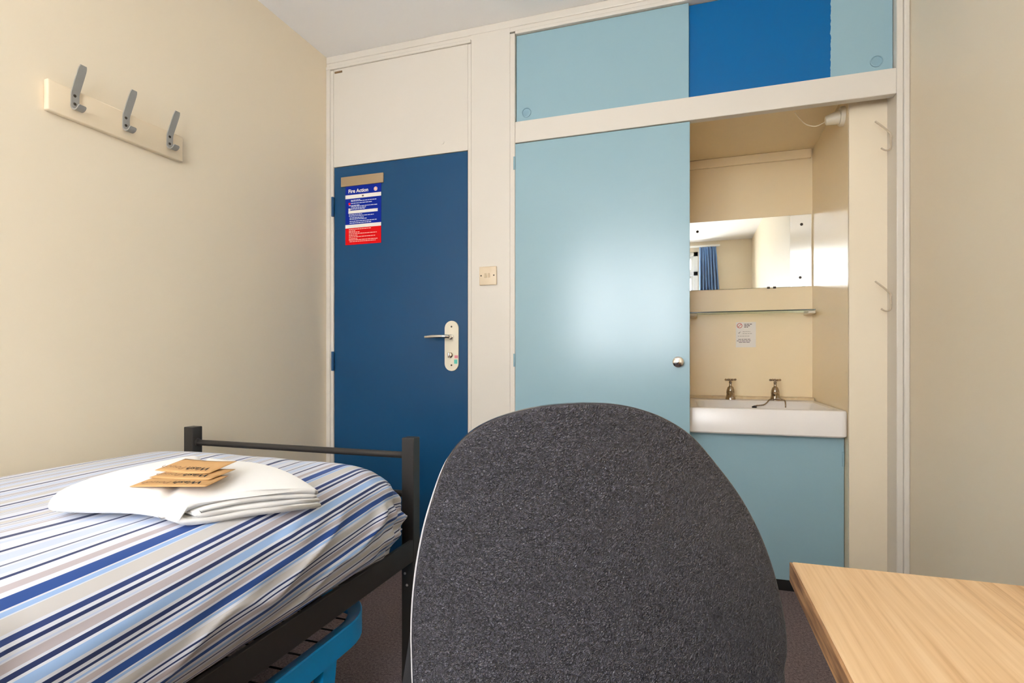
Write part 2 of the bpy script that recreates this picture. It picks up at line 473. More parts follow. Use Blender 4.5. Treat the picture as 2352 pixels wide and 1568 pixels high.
# ---- partition with the entrance door and the built-in cupboards (front face at YF)
XD0, XD1, ZD = -1.756, -1.005, 1.988
XP0, XP1 = -0.983, -0.790        # plain post with the light switch
XU0, XU1 = -0.762, 0.750         # cupboard opening
ZR0, ZR1, ZU = 1.994, 2.092, 2.500
bm = NB()
box(bm, XP0, XP1, YF, YF + .10, 0, ZC)
box(bm, XL, XP0, YF + .002, YF + .10, 2.513, ZC)
box(bm, XP1, XU1 + .045, YF + .002, YF + .10, 2.516, ZC)
struct('wall_front', bm, M['frame'], origin=(XP0, YF, 0))
# door lining
bm = NB()
box(bm, XL, -1.778, YF - .004, YF + .10, 0, 2.52, .002, 1)
box(bm, -1.7775, XD0 - .003, YF - .001, YF + .10, 0, 2.497, .003)
struct('trim_1', bm, M['frame'])
struct('trim_2', B(XD1 + .003, XP0 - .0005, YF - .001, YF + .10, 0, 2.497, .003), M['frame'])
bm = NB(); box(bm, XL, XP0 - .002, YF - .006, YF + .04, 2.5, 2.515, .002, 1); box(bm, XL, XR, YF - .003, YF + .03, 2.535, ZC, .004)
struct('trim_3', bm, M['frame'])
# panel over the door
ov = struct('wall_overdoor', B(XD0 - .0025, XD1 + .0025, YF + .002, YF + .045, ZD + .003, 2.4995, .001, 1), M['frame'])
obj('catch', B(XD0 + .004, XD0 + .05, YF - .001, YF + .006, 2.478, 2.488, .001, 1), mat('dull_brass_catch', (150, 124, 92), .5, .5), ov)
obj('plug', lathe(NB(), [(0, 0), (.009, 0), (.009, .002), (0, .003)], (-1.135, YF + .002, 2.045), '-Y', 16), M['frame'], ov)
# cupboard frame: left strip, head, middle rail, right stile, corner bead
struct('trim_4', B(XP1 + .001, XU0 - .002, YF - .004, YF + .06, 0, 2.505, .003), M['frame'])
struct('trim_5', B(XU0 - .002, XU1 + .002, YF - .004, YF + .06, ZU, 2.516, .003), M['frame'])
struct('trim_6', B(XU0 - .002, XU1 + .0008, YF - .0032, YF + .035, ZR0, ZR1, .003), M['frame'])
bm = NB(); box(bm, XU1 + .001, .773, YF - .003, YF + .102, 0, 2.516, .003); box(bm, .7735, XR, YF - .008, YF + .05, 0, 2.535, .006, 3)
struct('trim_7', bm, M['frame'])
# alcove shell
XA, YA, YP = 0.619, 3.177, YF + 0.10
bm = NB(); box(bm, XA, XR, YP + .018, 3.25, 0, 2.20)
struct('wall_alcove_right', bm, M['wall2'], origin=(XA, YP, 0))
struct('trim_11', B(XA, XR, YP, YP + .0175, 0, 2.20, .001, 1), M['wall'])
struct('wall_alcove_back', B(XL, XR, YA, 3.25, 0, ZC), M['wall2'], origin=(0, YA, 0))
struct('wall_alcove_left', B(-.03, -.006, YF + .03, YA, 0, 2.088), M['wall2'])
struct('ceiling_alcove', B(XU0, XA + .10, YF + .036, YA, 2.088, 2.105), M['wall2'])
struct('trim_8', B(-.005, XA - .008, YA - .02, YA - .0005, 2.040, 2.087, .003), M['wall2'])
struct('trim_9', B(.02, .52, YF + .06, YF + .085, 2.03, 2.087, .003), M['wall2'])
struct('trim_10', B(-.005, XA - .001, 3.112, YA - .0005, .70, .792, .005), mat('stained_cream_ledge', (226, 206, 168), .5, var=(40, (206, 178, 136), .8)))

# entrance door
door = struct('door_1', B(XD0, XD1, YF + .004, YF + .046, .006, ZD, .002), M['dblue'])
for zc in (1.783, 0.98, 0.22):
    bm = NB(); lathe(bm, [(0, -.05), (.0075, -.05), (.0075, .05), (0, .05)], (XD0 - .003, YF - .006, zc), 'Z', 12)
    obj('hinge', bm, M['dblue'], door, True)
obj('metal_plate', B(-1.711, -1.461, YF - .004, YF + .0035, 1.882, 1.932, .0015), M['plate'], door, label='brushed bronze plate')
# handle plate
cxp, rp = -1.085, .036
out = []
for k in range(17):
    a = math.pi * k / 16; out.append((cxp + rp * math.cos(a), YF + .0035, 1.139 + rp * math.sin(a)))
for k in range(17):
    a = math.pi + math.pi * k / 16; out.append((cxp + rp * math.cos(a), YF + .0035, .969 + rp * math.sin(a)))
hp = obj('handle_plate', prism(NB(), out, (0, -.008, 0)), M['ivory'], door, label='ivory round-ended handle plate')
for zc in (1.147, .961):
    obj('screw', lathe(NB(), [(0, .0), (.0045, 0), (.004, .0015), (0, .002)], (cxp, YF - .0045, zc), '-Y', 12), M['steel_dk'], hp, True)
bm = NB()
lathe(bm, [(0, 0), (.0135, 0), (.0125, .012), (.009, .014), (.009, .04)], (cxp, YF - .0045, 1.097), '-Y', 20)
lev = [(cxp, YF - .042, 1.097), (cxp - .012, YF - .052, 1.098), (cxp - .03, YF - .054, 1.0985), (cxp - .08, YF - .054, 1.0985), (cxp - .118, YF - .05, 1.0965)]
tube(bm, lev, [.009, .0095, .009, .0085, .0075], 14)
obj('lever', bm, M['chrome_br'], hp, True, label='satin chrome lever')
bm = NB(); lathe(bm, [(0, 0), (.013, 0), (.013, .006), (.009, .010), (0, .010)], (cxp - .004, YF - .0045, 1.010), '-Y', 20)
box(bm, cxp - .009, cxp - .001, YF - .032, YF - .012, .997, 1.023, .003)
obj('thumb_turn', bm, M['chrome'], hp, True)
obj('sticker', B(cxp + .016, cxp + .034, YF - .0052, YF - .0044, .995, 1.008), M['pink'], hp, label='pink sticker')
obj('sticker', B(cxp + .014, cxp + .031, YF - .0052, YF - .0044, .968, .988), M['teal'], hp, label='teal sticker')

# ================================================================== BUILT-IN CUPBOARDS
# top cupboard with two sliding doors
tcb = thing('top_cupboard', (0, YF + .05, ZR1), 'built-in top cupboard with two sliding doors under the ceiling', 'cupboard')
bm = B(XU0 + .001, .004, YF + .010, YF + .026, ZR1 + .001, ZU - .003, .0015, 1)
d1 = obj('sliding_door', bm, M['lblue'], tcb, label='pale blue sliding door')
bm = B(-.06, XU1 - .001, YF + .031, YF + .047, ZR1 + .001, ZU - .003, .0015, 1)
d2 = obj('sliding_door', bm, M['twotone'], tcb, label='sliding door painted bright blue with a pale blue end')
# finger pulls: a raised ring round a dished disc
def pull(par, x, z, y):
    bm = NB(); lathe(bm, [(.0170, 0), (.0225, 0), (.0222, .0036), (.0195, .0044), (.0178, .0008), (.0, .0006)], (x, y, z), '-Y', 28)
    obj('finger_pull', bm, mat('pale_blue_pull', (136, 170, 184), .35), par, True)
pull(d1, -.712, 2.133, YF + .010)
pull(d2, .695, 2.142, YF + .031)

# wardrobe behind the pale blue door
wd = thing('wardrobe', (-.38, YF + .1, 0), 'built-in wardrobe with tall pale blue gloss door and round chrome knob', 'wardrobe')
XW0, XW1 = -.765, .008
wdoor = obj('door', B(XW0, XW1, YF + .002, YF + .022, .05, ZR0 - .003, .0015, 1), M['lblue'], wd)
for zc, s in ((1.90, .03), (.985, .03), (.20, .03)):
    obj('hinge', lathe(NB(), [(0, -s), (.0042, -s), (.0042, s), (0, s)], (XW0 - .0025, YF - .0035, zc), 'Z', 10), M['lblue'], wdoor, True)
bm = NB(); lathe(bm, [(0, 0), (.011, 0), (.009, .012), (.014, .018), (.0225, .024), (.0225, .029), (.017, .033), (0, .035)], (-.039, YF + .002, .978), '-Y', 32)
obj('knob', bm, M['chrome_br'], wdoor, True, label='round chrome knob')
bm = NB(); box(bm, XW0, -.032, YF + .03, YF + .06, 0, .05)
obj('plinth', bm, M['plinth'], wd)

# cabinet under the basin
YV = 2.562
vc = thing('basin_cabinet', (.31, YV + .2, 0), 'pale blue cabinet with black plinth below the white basin', 'cabinet')
vd = obj('door', B(-.004, XA - .002, YV, YV + .018, .046, .664, .0015, 1), M['lblue'], vc)
obj('hinge', lathe(NB(), [(0, -.03), (.004, -.03), (.004, .03), (0, .03)], (XA - .006, YV - .003, .575), 'Z', 10), M['lblue'], vd, True)
obj('plinth', B(-.004, XA - .001, YV + .002, YV + .03, 0, .045), M['plinth'], vc)

# basin
bs = thing('wash_basin', (.31, 2.8, .667), 'white ceramic wash basin with two pillar taps set in the alcove', 'basin')
bx0, bx1, by0, by1, bz0, bz1 = -.003, XA - .0015, 2.505, 3.110, .668, .779
cxb, cyb, hxb, hyb = (bx0 + bx1) / 2, (by0 + by1) / 2, (bx1 - bx0) / 2, (by1 - by0) / 2
iy0, iy1 = by0 + .035, by1 - .095
icy, ihy = (iy0 + iy1) / 2, (iy1 - iy0) / 2
ihx = hxb - .04
L = [rrect(cxb, cyb, hxb - .006, hyb - .006, .02, bz0), rrect(cxb, cyb, hxb, hyb, .022, bz0 + .006), rrect(cxb, cyb, hxb, hyb, .022, bz1 - .008),
     rrect(cxb, cyb, hxb - .003, hyb - .003, .02, bz1 - .002), rrect(cxb, cyb, hxb - .009, hyb - .009, .018, bz1),
     rrect(cxb, icy, ihx + .004, ihy + .004, .06, bz1 - .0005), rrect(cxb, icy, ihx - .004, ihy - .004, .056, bz1 - .008),
     rrect(cxb, icy, ihx - .03, ihy - .03, .05, bz1 - .075), rrect(cxb, icy, ihx - .07, ihy - .06, .04, bz1 - .095), rrect(cxb, icy, .03, .03, .029, bz1 - .1)]
bowl = obj('bowl', loft(NB(), L), M['ceramic'], bs, True)
obj('waste', lathe(NB(), [(0, 0), (.024, 0), (.022, .003), (.015, .001), (0, .001)], (cxb, icy, bz1 - .1), 'Z', 24), M['chrome'], bs, True)
def tap(x, y, z):
    t = NB()
    lathe(t, [(0, 0), (.026, 0), (.0255, .006), (.021, .02), (.0195, .03), (.021, .036), (.019, .05), (.0145, .064), (.009, .069), (.0065, .073), (.0065, .084), (.0085, .09), (.006, .096), (0, .096)], (x, y, z), 'Z', 24)
    # short spout towards the bowl
    tube(t, [(x, y, z + .026), (x, y - .03, z + .036), (x, y - .065, z + .036), (x, y - .082, z + .026), (x, y - .085, z + .014)], [.013, .012, .0105, .0095, .0095], 12)
    o = obj('tap', t, M['tapchrome'], bs, True, label='tarnished chrome pillar tap')
    h = NB(); zz = z + .103
    lathe(h, [(0, -.006), (.007, -.006), (.0085, -.002), (.0085, .003), (.006, .006), (0, .007)], (x, y, zz), 'Z', 16)
    for k in range(4):
        a = math.radians(20 + 90 * k)
        dx, dy = math.cos(a), math.sin(a)
        tube(h, [(x, y, zz), (x + dx * .015, y + dy * .015, zz), (x + dx * .027, y + dy * .027, zz + .001), (x + dx * .031, y + dy * .031, zz + .001)], [.0045, .004, .006, .003], 10)
    obj('tap_head', h, M['tapchrome'], o, True)
tap(.214, 3.075, bz1)
tap(.428, 3.075, bz1)
# plug chain looped round the right tap, hanging over the rear of the bowl
ch = [(.463, 2.990, bz1 - .030), (.464, 2.998, bz1 - .014), (.464, 3.018, bz1 + .003), (.452, 3.036, bz1 + .006), (.428, 3.040, bz1 + .006), (.404, 3.036, bz1 + .005), (.392, 3.020, bz1 + .003),
      (.380, 3.000, bz1 - .008), (.366, 2.996, bz1 - .019), (.346, 2.994, bz1 - .022), (.330, 2.990, bz1 - .024), (.322, 2.988, bz1 - .027)]
def cat(pts, n=6):
    pts = [Vector(p) for p in pts]; o = []
    for i in range(len(pts) - 1):
        p0, p1, p2, p3 = pts[max(0, i - 1)], pts[i], pts[i + 1], pts[min(len(pts) - 1, i + 2)]
        for k in range(n):
            t = k / n
            o.append(.5 * ((2 * p1) + (p2 - p0) * t + (2 * p0 - 5 * p1 + 4 * p2 - p3) * t * t + (3 * p1 - p0 - 3 * p2 + p3) * t ** 3))
    o.append(pts[-1]); return o
cc = cat(ch, 5)
obj('plug_chain', tube(NB(), cc, [.0042 if i % 2 else .0026 for i in range(len(cc))], 8), M['tapchrome'], bs, True)
obj('plug', lathe(NB(), [(0, 0), (.011, .0), (.012, .006), (.006, .009), (0, .012)], (.320, 2.986, bz1 - .034), 'Z', 16), M['plastic_bk'], bs, True)

# mirror on the alcove back wall
mi = thing('mirror', (.31, YA - .003, 1.371), 'wide frameless mirror screwed to the alcove back wall', 'mirror')
obj('glass', B(.0, XA - .004, YA - .006, YA - .0005, 1.371, 1.749, .0015, 1), M['mirror'], mi)
for px, py in ((1602, 532), (1841, 515), (1838, 637)):
    p = PY(px, py, YA - .006)
    obj('screw', lathe(NB(), [(0, 0), (.0075, 0), (.006, .003), (0, .0045)], (p.x, YA - .006, p.z), '-Y', 14), M['steel_dk'], mi, True)
for px in (1765, 1779):
    p = PY(px, 661, YA - .007)
    obj('clip', B(p.x - .007, p.x + .007, YA - .009, YA - .0062, 1.366, 1.377, .001, 1), M['steel_dk'], mi)

# glass shelf
gs = thing('glass_shelf', (.31, YA - .06, 1.22), 'green-edged glass shelf on small white brackets below the mirror', 'shelf')
ZS = 1.236
obj('shelf_glass', B(-.001, .609, YA - .125, YA - .004, ZS, ZS + .006), M['shelfglass'], gs)
obj('front_edge', B(-.001, .609, YA - .1268, YA - .125, ZS, ZS + .006), M['glassedge'], gs, label='dark green polished front edge')
for x in (.03, .594):
    obj('bracket', B(x - .018, x + .018, YA - .118, YA - .0005, ZS - .016, ZS - .0005, .004), M['ivory'], gs)

# notice on the back wall of the alcove
nt_ = thing('paper_notice', (.298, YA - .001, 1.055), 'small white paper notice taped above the basin taps', 'notice')
nx0, nx1, nz0, nz1 = .248, .348, 1.055, 1.191
obj('sheet', B(nx0, nx1, YA - .0015, YA - .0004, nz0, nz1), M['paper'], nt_)
def bar(par, name, x0, x1, z, h, y, m): return obj(name, B(x0, x1, y - .0003, y, z - h / 2, z + h / 2), m, par)
def words(bm, x0, x1, z, h, y, r, wmin=.006, wmax=.016, gap=.0025):
    x = x0
    while x < x1 - wmin * .6:
        w = min(r.uniform(wmin, wmax), x1 - x)
        box(bm, x, x + w, y - .0003, y, z - h / 2, z + h / 2); x += w + gap
    return bm
rnd = random.Random(3)
def nz(v): return nz1 - v * (nz1 - nz0)
def nxx(v): return nx0 + v * (nx1 - nx0)
yp = YA - .0015
bm = NB(); n = 32; ccx, ccz = nxx(.19), nz(.14)
for k in range(n):
    a0, a1 = 2 * math.pi * k / n, 2 * math.pi * (k + 1) / n
    q = [(ccx + r * math.cos(a), yp - .0003, ccz + r * math.sin(a)) for r, a in ((.0105, a0), (.0135, a0), (.0135, a1), (.0105, a1))]
    bm.faces.new([bm.verts.new(v) for v in q])
prism(bm, [(ccx - .0095, yp - .0003, ccz - .007), (ccx - .0075, yp - .0003, ccz - .009), (ccx + .0095, yp - .0003, ccz + .007), (ccx + .0075, yp - .0003, ccz + .009)], (0, -.0001, 0))
obj('prohibition_symbol', bm, M['redring'], nt_)
bm = NB()
for v, a, b in ((.085, .42, .84), (.145, .42, .74), (.20, .42, .66)): words(bm, nxx(a), nxx(b), nz(v), .0042, yp, rnd, .008, .016)
obj('print', bm, mat('dark_print', (104, 96, 90), .7), nt_)['kind'] = 'stuff'
bm = NB()
for v, a, b in ((.38, .34, .72), (.455, .34, .84), (.555, .1, .72)): words(bm, nxx(a), nxx(b), nz(v), .0028, yp, rnd, .006, .012)
obj('print', bm, mat('pale_print', (178, 170, 160), .7), nt_)['kind'] = 'stuff'
bm = NB()
for v, a, b in ((.685, .12, .78), (.745, .05, .74), (.80, .15, .74)): words(bm, nxx(a), nxx(b), nz(v), .0034, yp, rnd, .008, .018)
obj('print', bm, M['ink_txt'], nt_)['kind'] = 'stuff'
bm = NB(); prism(bm, [(nxx(.12), yp - .0003, nz(.42)), (nxx(.16), yp - .0003, nz(.455)), (nxx(.27), yp - .0003, nz(.35)), (nxx(.16), yp - .0003, nz(.42))], (0, -.0001, 0))
obj('tick_mark', bm, M['ink_txt'], nt_)

# batten lampholder with drooping cord at the top of the alcove
lh = thing('lamp_holder', (XA - .03, 2.575, 1.985), 'white round batten lamp holder with thin cord high in the alcove', 'lamp holder')
oc = Vector((XA - .001, 2.578, 2.003)); axl = Vector((-1, .18, -.10)).normalized()
obj('base', lathe(NB(), [(0, 0), (.040, 0), (.040, .010), (.036, .016), (0, .017)], oc, '-X', 28), M['ivory'], lh, True)
obj('holder', lathe(NB(), [(0, .010), (.027, .012), (.026, .03), (.022, .05), (.019, .064), (.012, .068), (0, .068)], oc, axl, 24), M['ivory'], lh, True)
tip = oc + axl * .066
cp = cat([tip, PY(1890, 283, 2.60), PY(1872, 290, 2.60), PY(1850, 285, 2.59), PY(1835, 270, 2.55), PY(1826, 258, 2.50)], 6)
obj('cord', tube(NB(), cp, .0021, 8), M['cord'], lh, True)

# wire coat hooks on the right jamb of the alcove
JX = XU1 + .001
for k, (hy, lab) in enumerate(((300, 'beige painted wire coat hook high on the alcove jamb beside the lamp holder'), (668, 'beige painted wire coat hook on the alcove jamb level with the mirror'))):
    z0 = PY(2050, hy + 12, YF + .05).z; yh = YF + .045
    o = thing('wire_hook', (JX, yh, z0), lab, 'coat hook', 'wire hooks on the alcove jamb')
    up = cat([(JX - .004, yh, z0 - .03), (JX - .0045, yh, z0), (JX - .008, yh, z0 + .012), (JX - .033, yh - .006, z0 + .036), (JX - .060, yh - .012, z0 + .058)], 5)
    obj('upper_arm', tube(NB(), up, .0034, 10), M['hookpaint'], o, True)
    lo = cat([(JX - .004, yh, z0 - .03), (JX - .004, yh, z0 - .046), (JX - .012, yh - .004, z0 - .056), (JX - .026, yh - .009, z0 - .057), (JX - .040, yh - .013, z0 - .049)], 5)
    obj('lower_hook', tube(NB(), lo, .0031, 10), M['hookpaint'], o, True)
    for dz in (-.004, -.028):
        obj('screw', lathe(NB(), [(0, 0), (.0045, .0), (.004, .0025), (0, .003)], (JX - .001, yh, z0 + dz), '-X', 10), M['hookpaint'], o, True)

# ================================================================== THINGS ON THE WALLS
sw = thing('light_switch', (-.8965, YF, 1.339), 'cream two-gang light switch on the post beside the blue door', 'light switch')
obj('plate', B(-.940, -.853, YF - .010, YF - .0005, 1.339, 1.427, .004, 3), M['switch'], sw, True)
for x in (-.9075, -.8905):
    bm = NB(); prism(bm, [(x - .0055, YF - .0098, 1.374), (x - .0055, YF - .0098, 1.396), (x - .0055, YF - .0135, 1.374)], (.011, 0, 0))
    obj('rocker', bm, M['rocker'], sw)
for x in (-.930, -.866):
    obj('screw', lathe(NB(), [(0, 0), (.0038, 0), (.003, .0012), (0, .0015)], (x, YF - .0098, 1.384), '-Y', 12), M['steel_dk'], sw, True)

# fire notice on the door
fs = thing('fire_notice', (-1.58, YF, 1.58), 'blue and red Fire Action notice on the dark blue door', 'sign')
SX0, SX1, SZ0, SZ1 = -1.687, -1.476, 1.580, 1.898
yf = YF + .0035
obj('panel', B(SX0, SX1, yf - .0016, yf, SZ0, SZ1), M['signblue'], fs)
obj('red_panel', B(SX0, SX1, yf - .0020, yf - .0016, SZ0, 1.667), M['red'], fs)
yq = yf - .0021
for n_, x0, x1, z0, z1 in (('white_band', SX0, SX1, 1.818, 1.837), ('white_band', SX0 + .018, SX1 - .020, 1.741, 1.756), ('white_band', SX0, SX1, 1.666, 1.684)):
    obj(n_, B(x0, x1, yq - .0002, yq + .0005, z0, z1), M['paper'], fs)
mt = Matrix.Translation((SX0 + .0175, yq, 1.8475)) @ Matrix.Rotation(math.pi / 2, 4, 'X')
obj('lettering', text_bm('Fire Action', .0262, mt, bold=.0007), M['paper'], fs)
obj('badge', lathe(NB(), [(0, 0), (.0105, 0), (.0105, .0004), (0, .0005)], (-1.508, yq + .0004, 1.856), '-Y', 24), M['paper'], fs)
bm = NB()
for k in range(24):
    a0, a1 = 2 * math.pi * k / 24, 2 * math.pi * (k + 1) / 24
    bm.faces.new([bm.verts.new((-1.508 + r * math.cos(a), yq - .0004, 1.856 + r * math.sin(a))) for r, a in ((.0062, a0), (.0084, a0), (.0084, a1), (.0062, a1))])
prism(bm, [(-1.513, yq - .0004, 1.853), (-1.512, yq - .0004, 1.8515), (-1.503, yq - .0004, 1.859), (-1.504, yq - .0004, 1.8605)], (0, -.0001, 0))
obj('badge_ring', bm, M['redring'], fs)
bm = NB(); box(bm, -1.588, -1.577, yq - .0005, yq - .0002, 1.8235, 1.8315); obj('band_mark', bm, M['ink_txt'], fs)
bm = NB()
for z, a, b in ((1.809, .16, .42), (1.8035, .16, .88), (1.793, .16, .76), (1.782, .1, .42), (1.7765, .16, .90), (1.769, .16, .58), (1.7625, .1, .55),
                (1.735, .1, .5), (1.7275, .1, .80), (1.7185, .12, .52), (1.711, .12, .62), (1.7005, .12, .90), (1.6915, .12, .74)):
    words(bm, SX0 + a * .211, SX0 + b * .211, z, .0034, yq, rnd, .006, .018)
o = obj('small_print', bm, M['signtext'], fs); o['kind'] = 'stuff'
bm = NB()
for z, a, b in ((1.659, .1, .74), (1.651, .1, .3), (1.644, .1, .4), (1.636, .1, .88), (1.628, .1, .36), (1.620, .1, .85), (1.611, .1, .36), (1.604, .1, .90), (1.596, .12, .85)):
    words(bm, SX0 + a * .211, SX0 + b * .211, z, .0032, yq, rnd, .006, .018)
o = obj('small_print', bm, M['signred_text'], fs); o['kind'] = 'stuff'
obj('pictogram', B(SX0 + .0185, SX0 + .030, yq - .0003, yq, 1.786, 1.797), M['red'], fs)
obj('pictogram', B(SX0 + .0185, SX0 + .030, yq - .0003, yq, 1.757, 1.768), M['paper'], fs)

# coat rack on the left wall
cr = thing('coat_rack', (XL, 1.31, 1.72), 'cream wooden coat rack with three grey steel hooks on the left wall', 'coat rack')
obj('board', B(XL + .0005, XL + .020, 1.088, 1.536, 1.719, 1.812, .005, 3), mat('cream_rack_paint', (232, 214, 184), .4), cr, True)
for yy in (1.160, 1.318, 1.478):
    x0 = XL + .0205
    prof = [(.036, 1.757), (.030, 1.748), (.020, 1.744), (.010, 1.747), (.0025, 1.756), (.0025, 1.772), (.0035, 1.796), (.010, 1.812), (.024, 1.842), (.040, 1.877)]
    pp = cat([(x0 + a, yy, z) for a, z in prof], 4)
    bm = NB(); rows = []; wd2 = .0115; th = .002
    for i, p in enumerate(pp):
        t = (pp[min(i + 1, len(pp) - 1)] - pp[max(i - 1, 0)]).normalized(); nn = Vector((t.z, 0, -t.x))
        w2 = wd2 * (.72 if i in (0, len(pp) - 1) else (.92 if i in (1, len(pp) - 2) else 1))
        rows.append([p + nn * th + Vector((0, -w2, 0)), p + nn * th + Vector((0, w2, 0)), p - nn * th + Vector((0, w2, 0)), p - nn * th + Vector((0, -w2, 0))])
    loft(bm, rows)
    hk = obj('hook', bm, M['steel'], cr, 'flat', label='grey flat steel hook')
    for dz in (1.765, 1.790):
        obj('screw', lathe(NB(), [(0, 0), (.0045, .0), (.0035, .002), (0, .0025)], (x0 + .0052, yy - .002, dz), 'X', 12), M['steel_dk'], hk, True)

# ================================================================== BED
bed = thing('metal_bed', (-1.25, .5, 0), 'black metal single bed frame with square posts along the left wall', 'bed')
BX0, BX1, BY0, BY1 = -1.705, -.792, -.50, 1.512     # outer faces
PS = .041
for x0 in (BX0, BX1 - PS):
    for y0 in (BY1 - PS, BY0):
        top = .748 if y0 > 0 else .95
        p_ = obj('post', B(x0, x0 + PS, y0, y0 + PS, 0, top, .0025), M['black_metal'], bed)
        if y0 > 0 and x0 > -1:
            for dz in (.335, .30):
                obj('bolt', lathe(NB(), [(0, 0), (.004, 0), (.0035, .002), (0, .003)], (x0 + .012 + (.335 - dz) * .2, y0, dz), '-Y', 10), M['steel'], p_, True)
for yc, zs in ((BY1 - PS / 2, (.692, .572)), (BY0 + PS / 2, (.90, .75, .6))):
    for z in zs:
        bm = tube(NB(), [(BX0 + PS - .002, yc, z), (BX1 - PS + .002, yc, z)], .0105, 16)
        rl = obj('end_rail', bm, M['black_metal'], bed, True)
        for x, ax in ((BX0 + PS, 'X'), (BX1 - PS, '-X')):
            obj('collar', lathe(NB(), [(0, 0), (.015, 0), (.0145, .004), (.0105, .006), (.0105, .01)], (x, yc, z), ax, 16), M['black_metal'], rl, True)
ZB0, ZB1 = .375, .440
for sx, x0 in ((1, BX1 - .012), (-1, BX0)):
    bm = NB(); box(bm, x0, x0 + .012, BY0 + PS, BY1 - PS - .001, ZB0, ZB1, .002)
    xi = x0 - .028 if sx > 0 else x0 + .012
    box(bm, xi, xi + .028, BY0 + PS, BY1 - PS - .001, ZB0, ZB0 + .008)
    obj('side_rail', bm, M['black_metal'], bed)
for k in range(13):
    y = BY0 + .10 + k * .148
    obj('slat', B(BX0 + .014, BX1 - .014, y, y + .06, ZB0 + .009, ZB0 + .022, .003, 1), mat('black_slat_wood', (40, 36, 33), .6) if k == 0 else bpy.data.materials['black_slat_wood'], bed)

mt_ = obj('mattress', B(BX0 + .05, BX1 - .04, BY0 + .06, BY1 - .13, ZB0 + .024, .600, .05, 4), M['mattress'], None, True)
tag(mt_, 'pale mattress under the striped cover on the black bed', 'mattress')

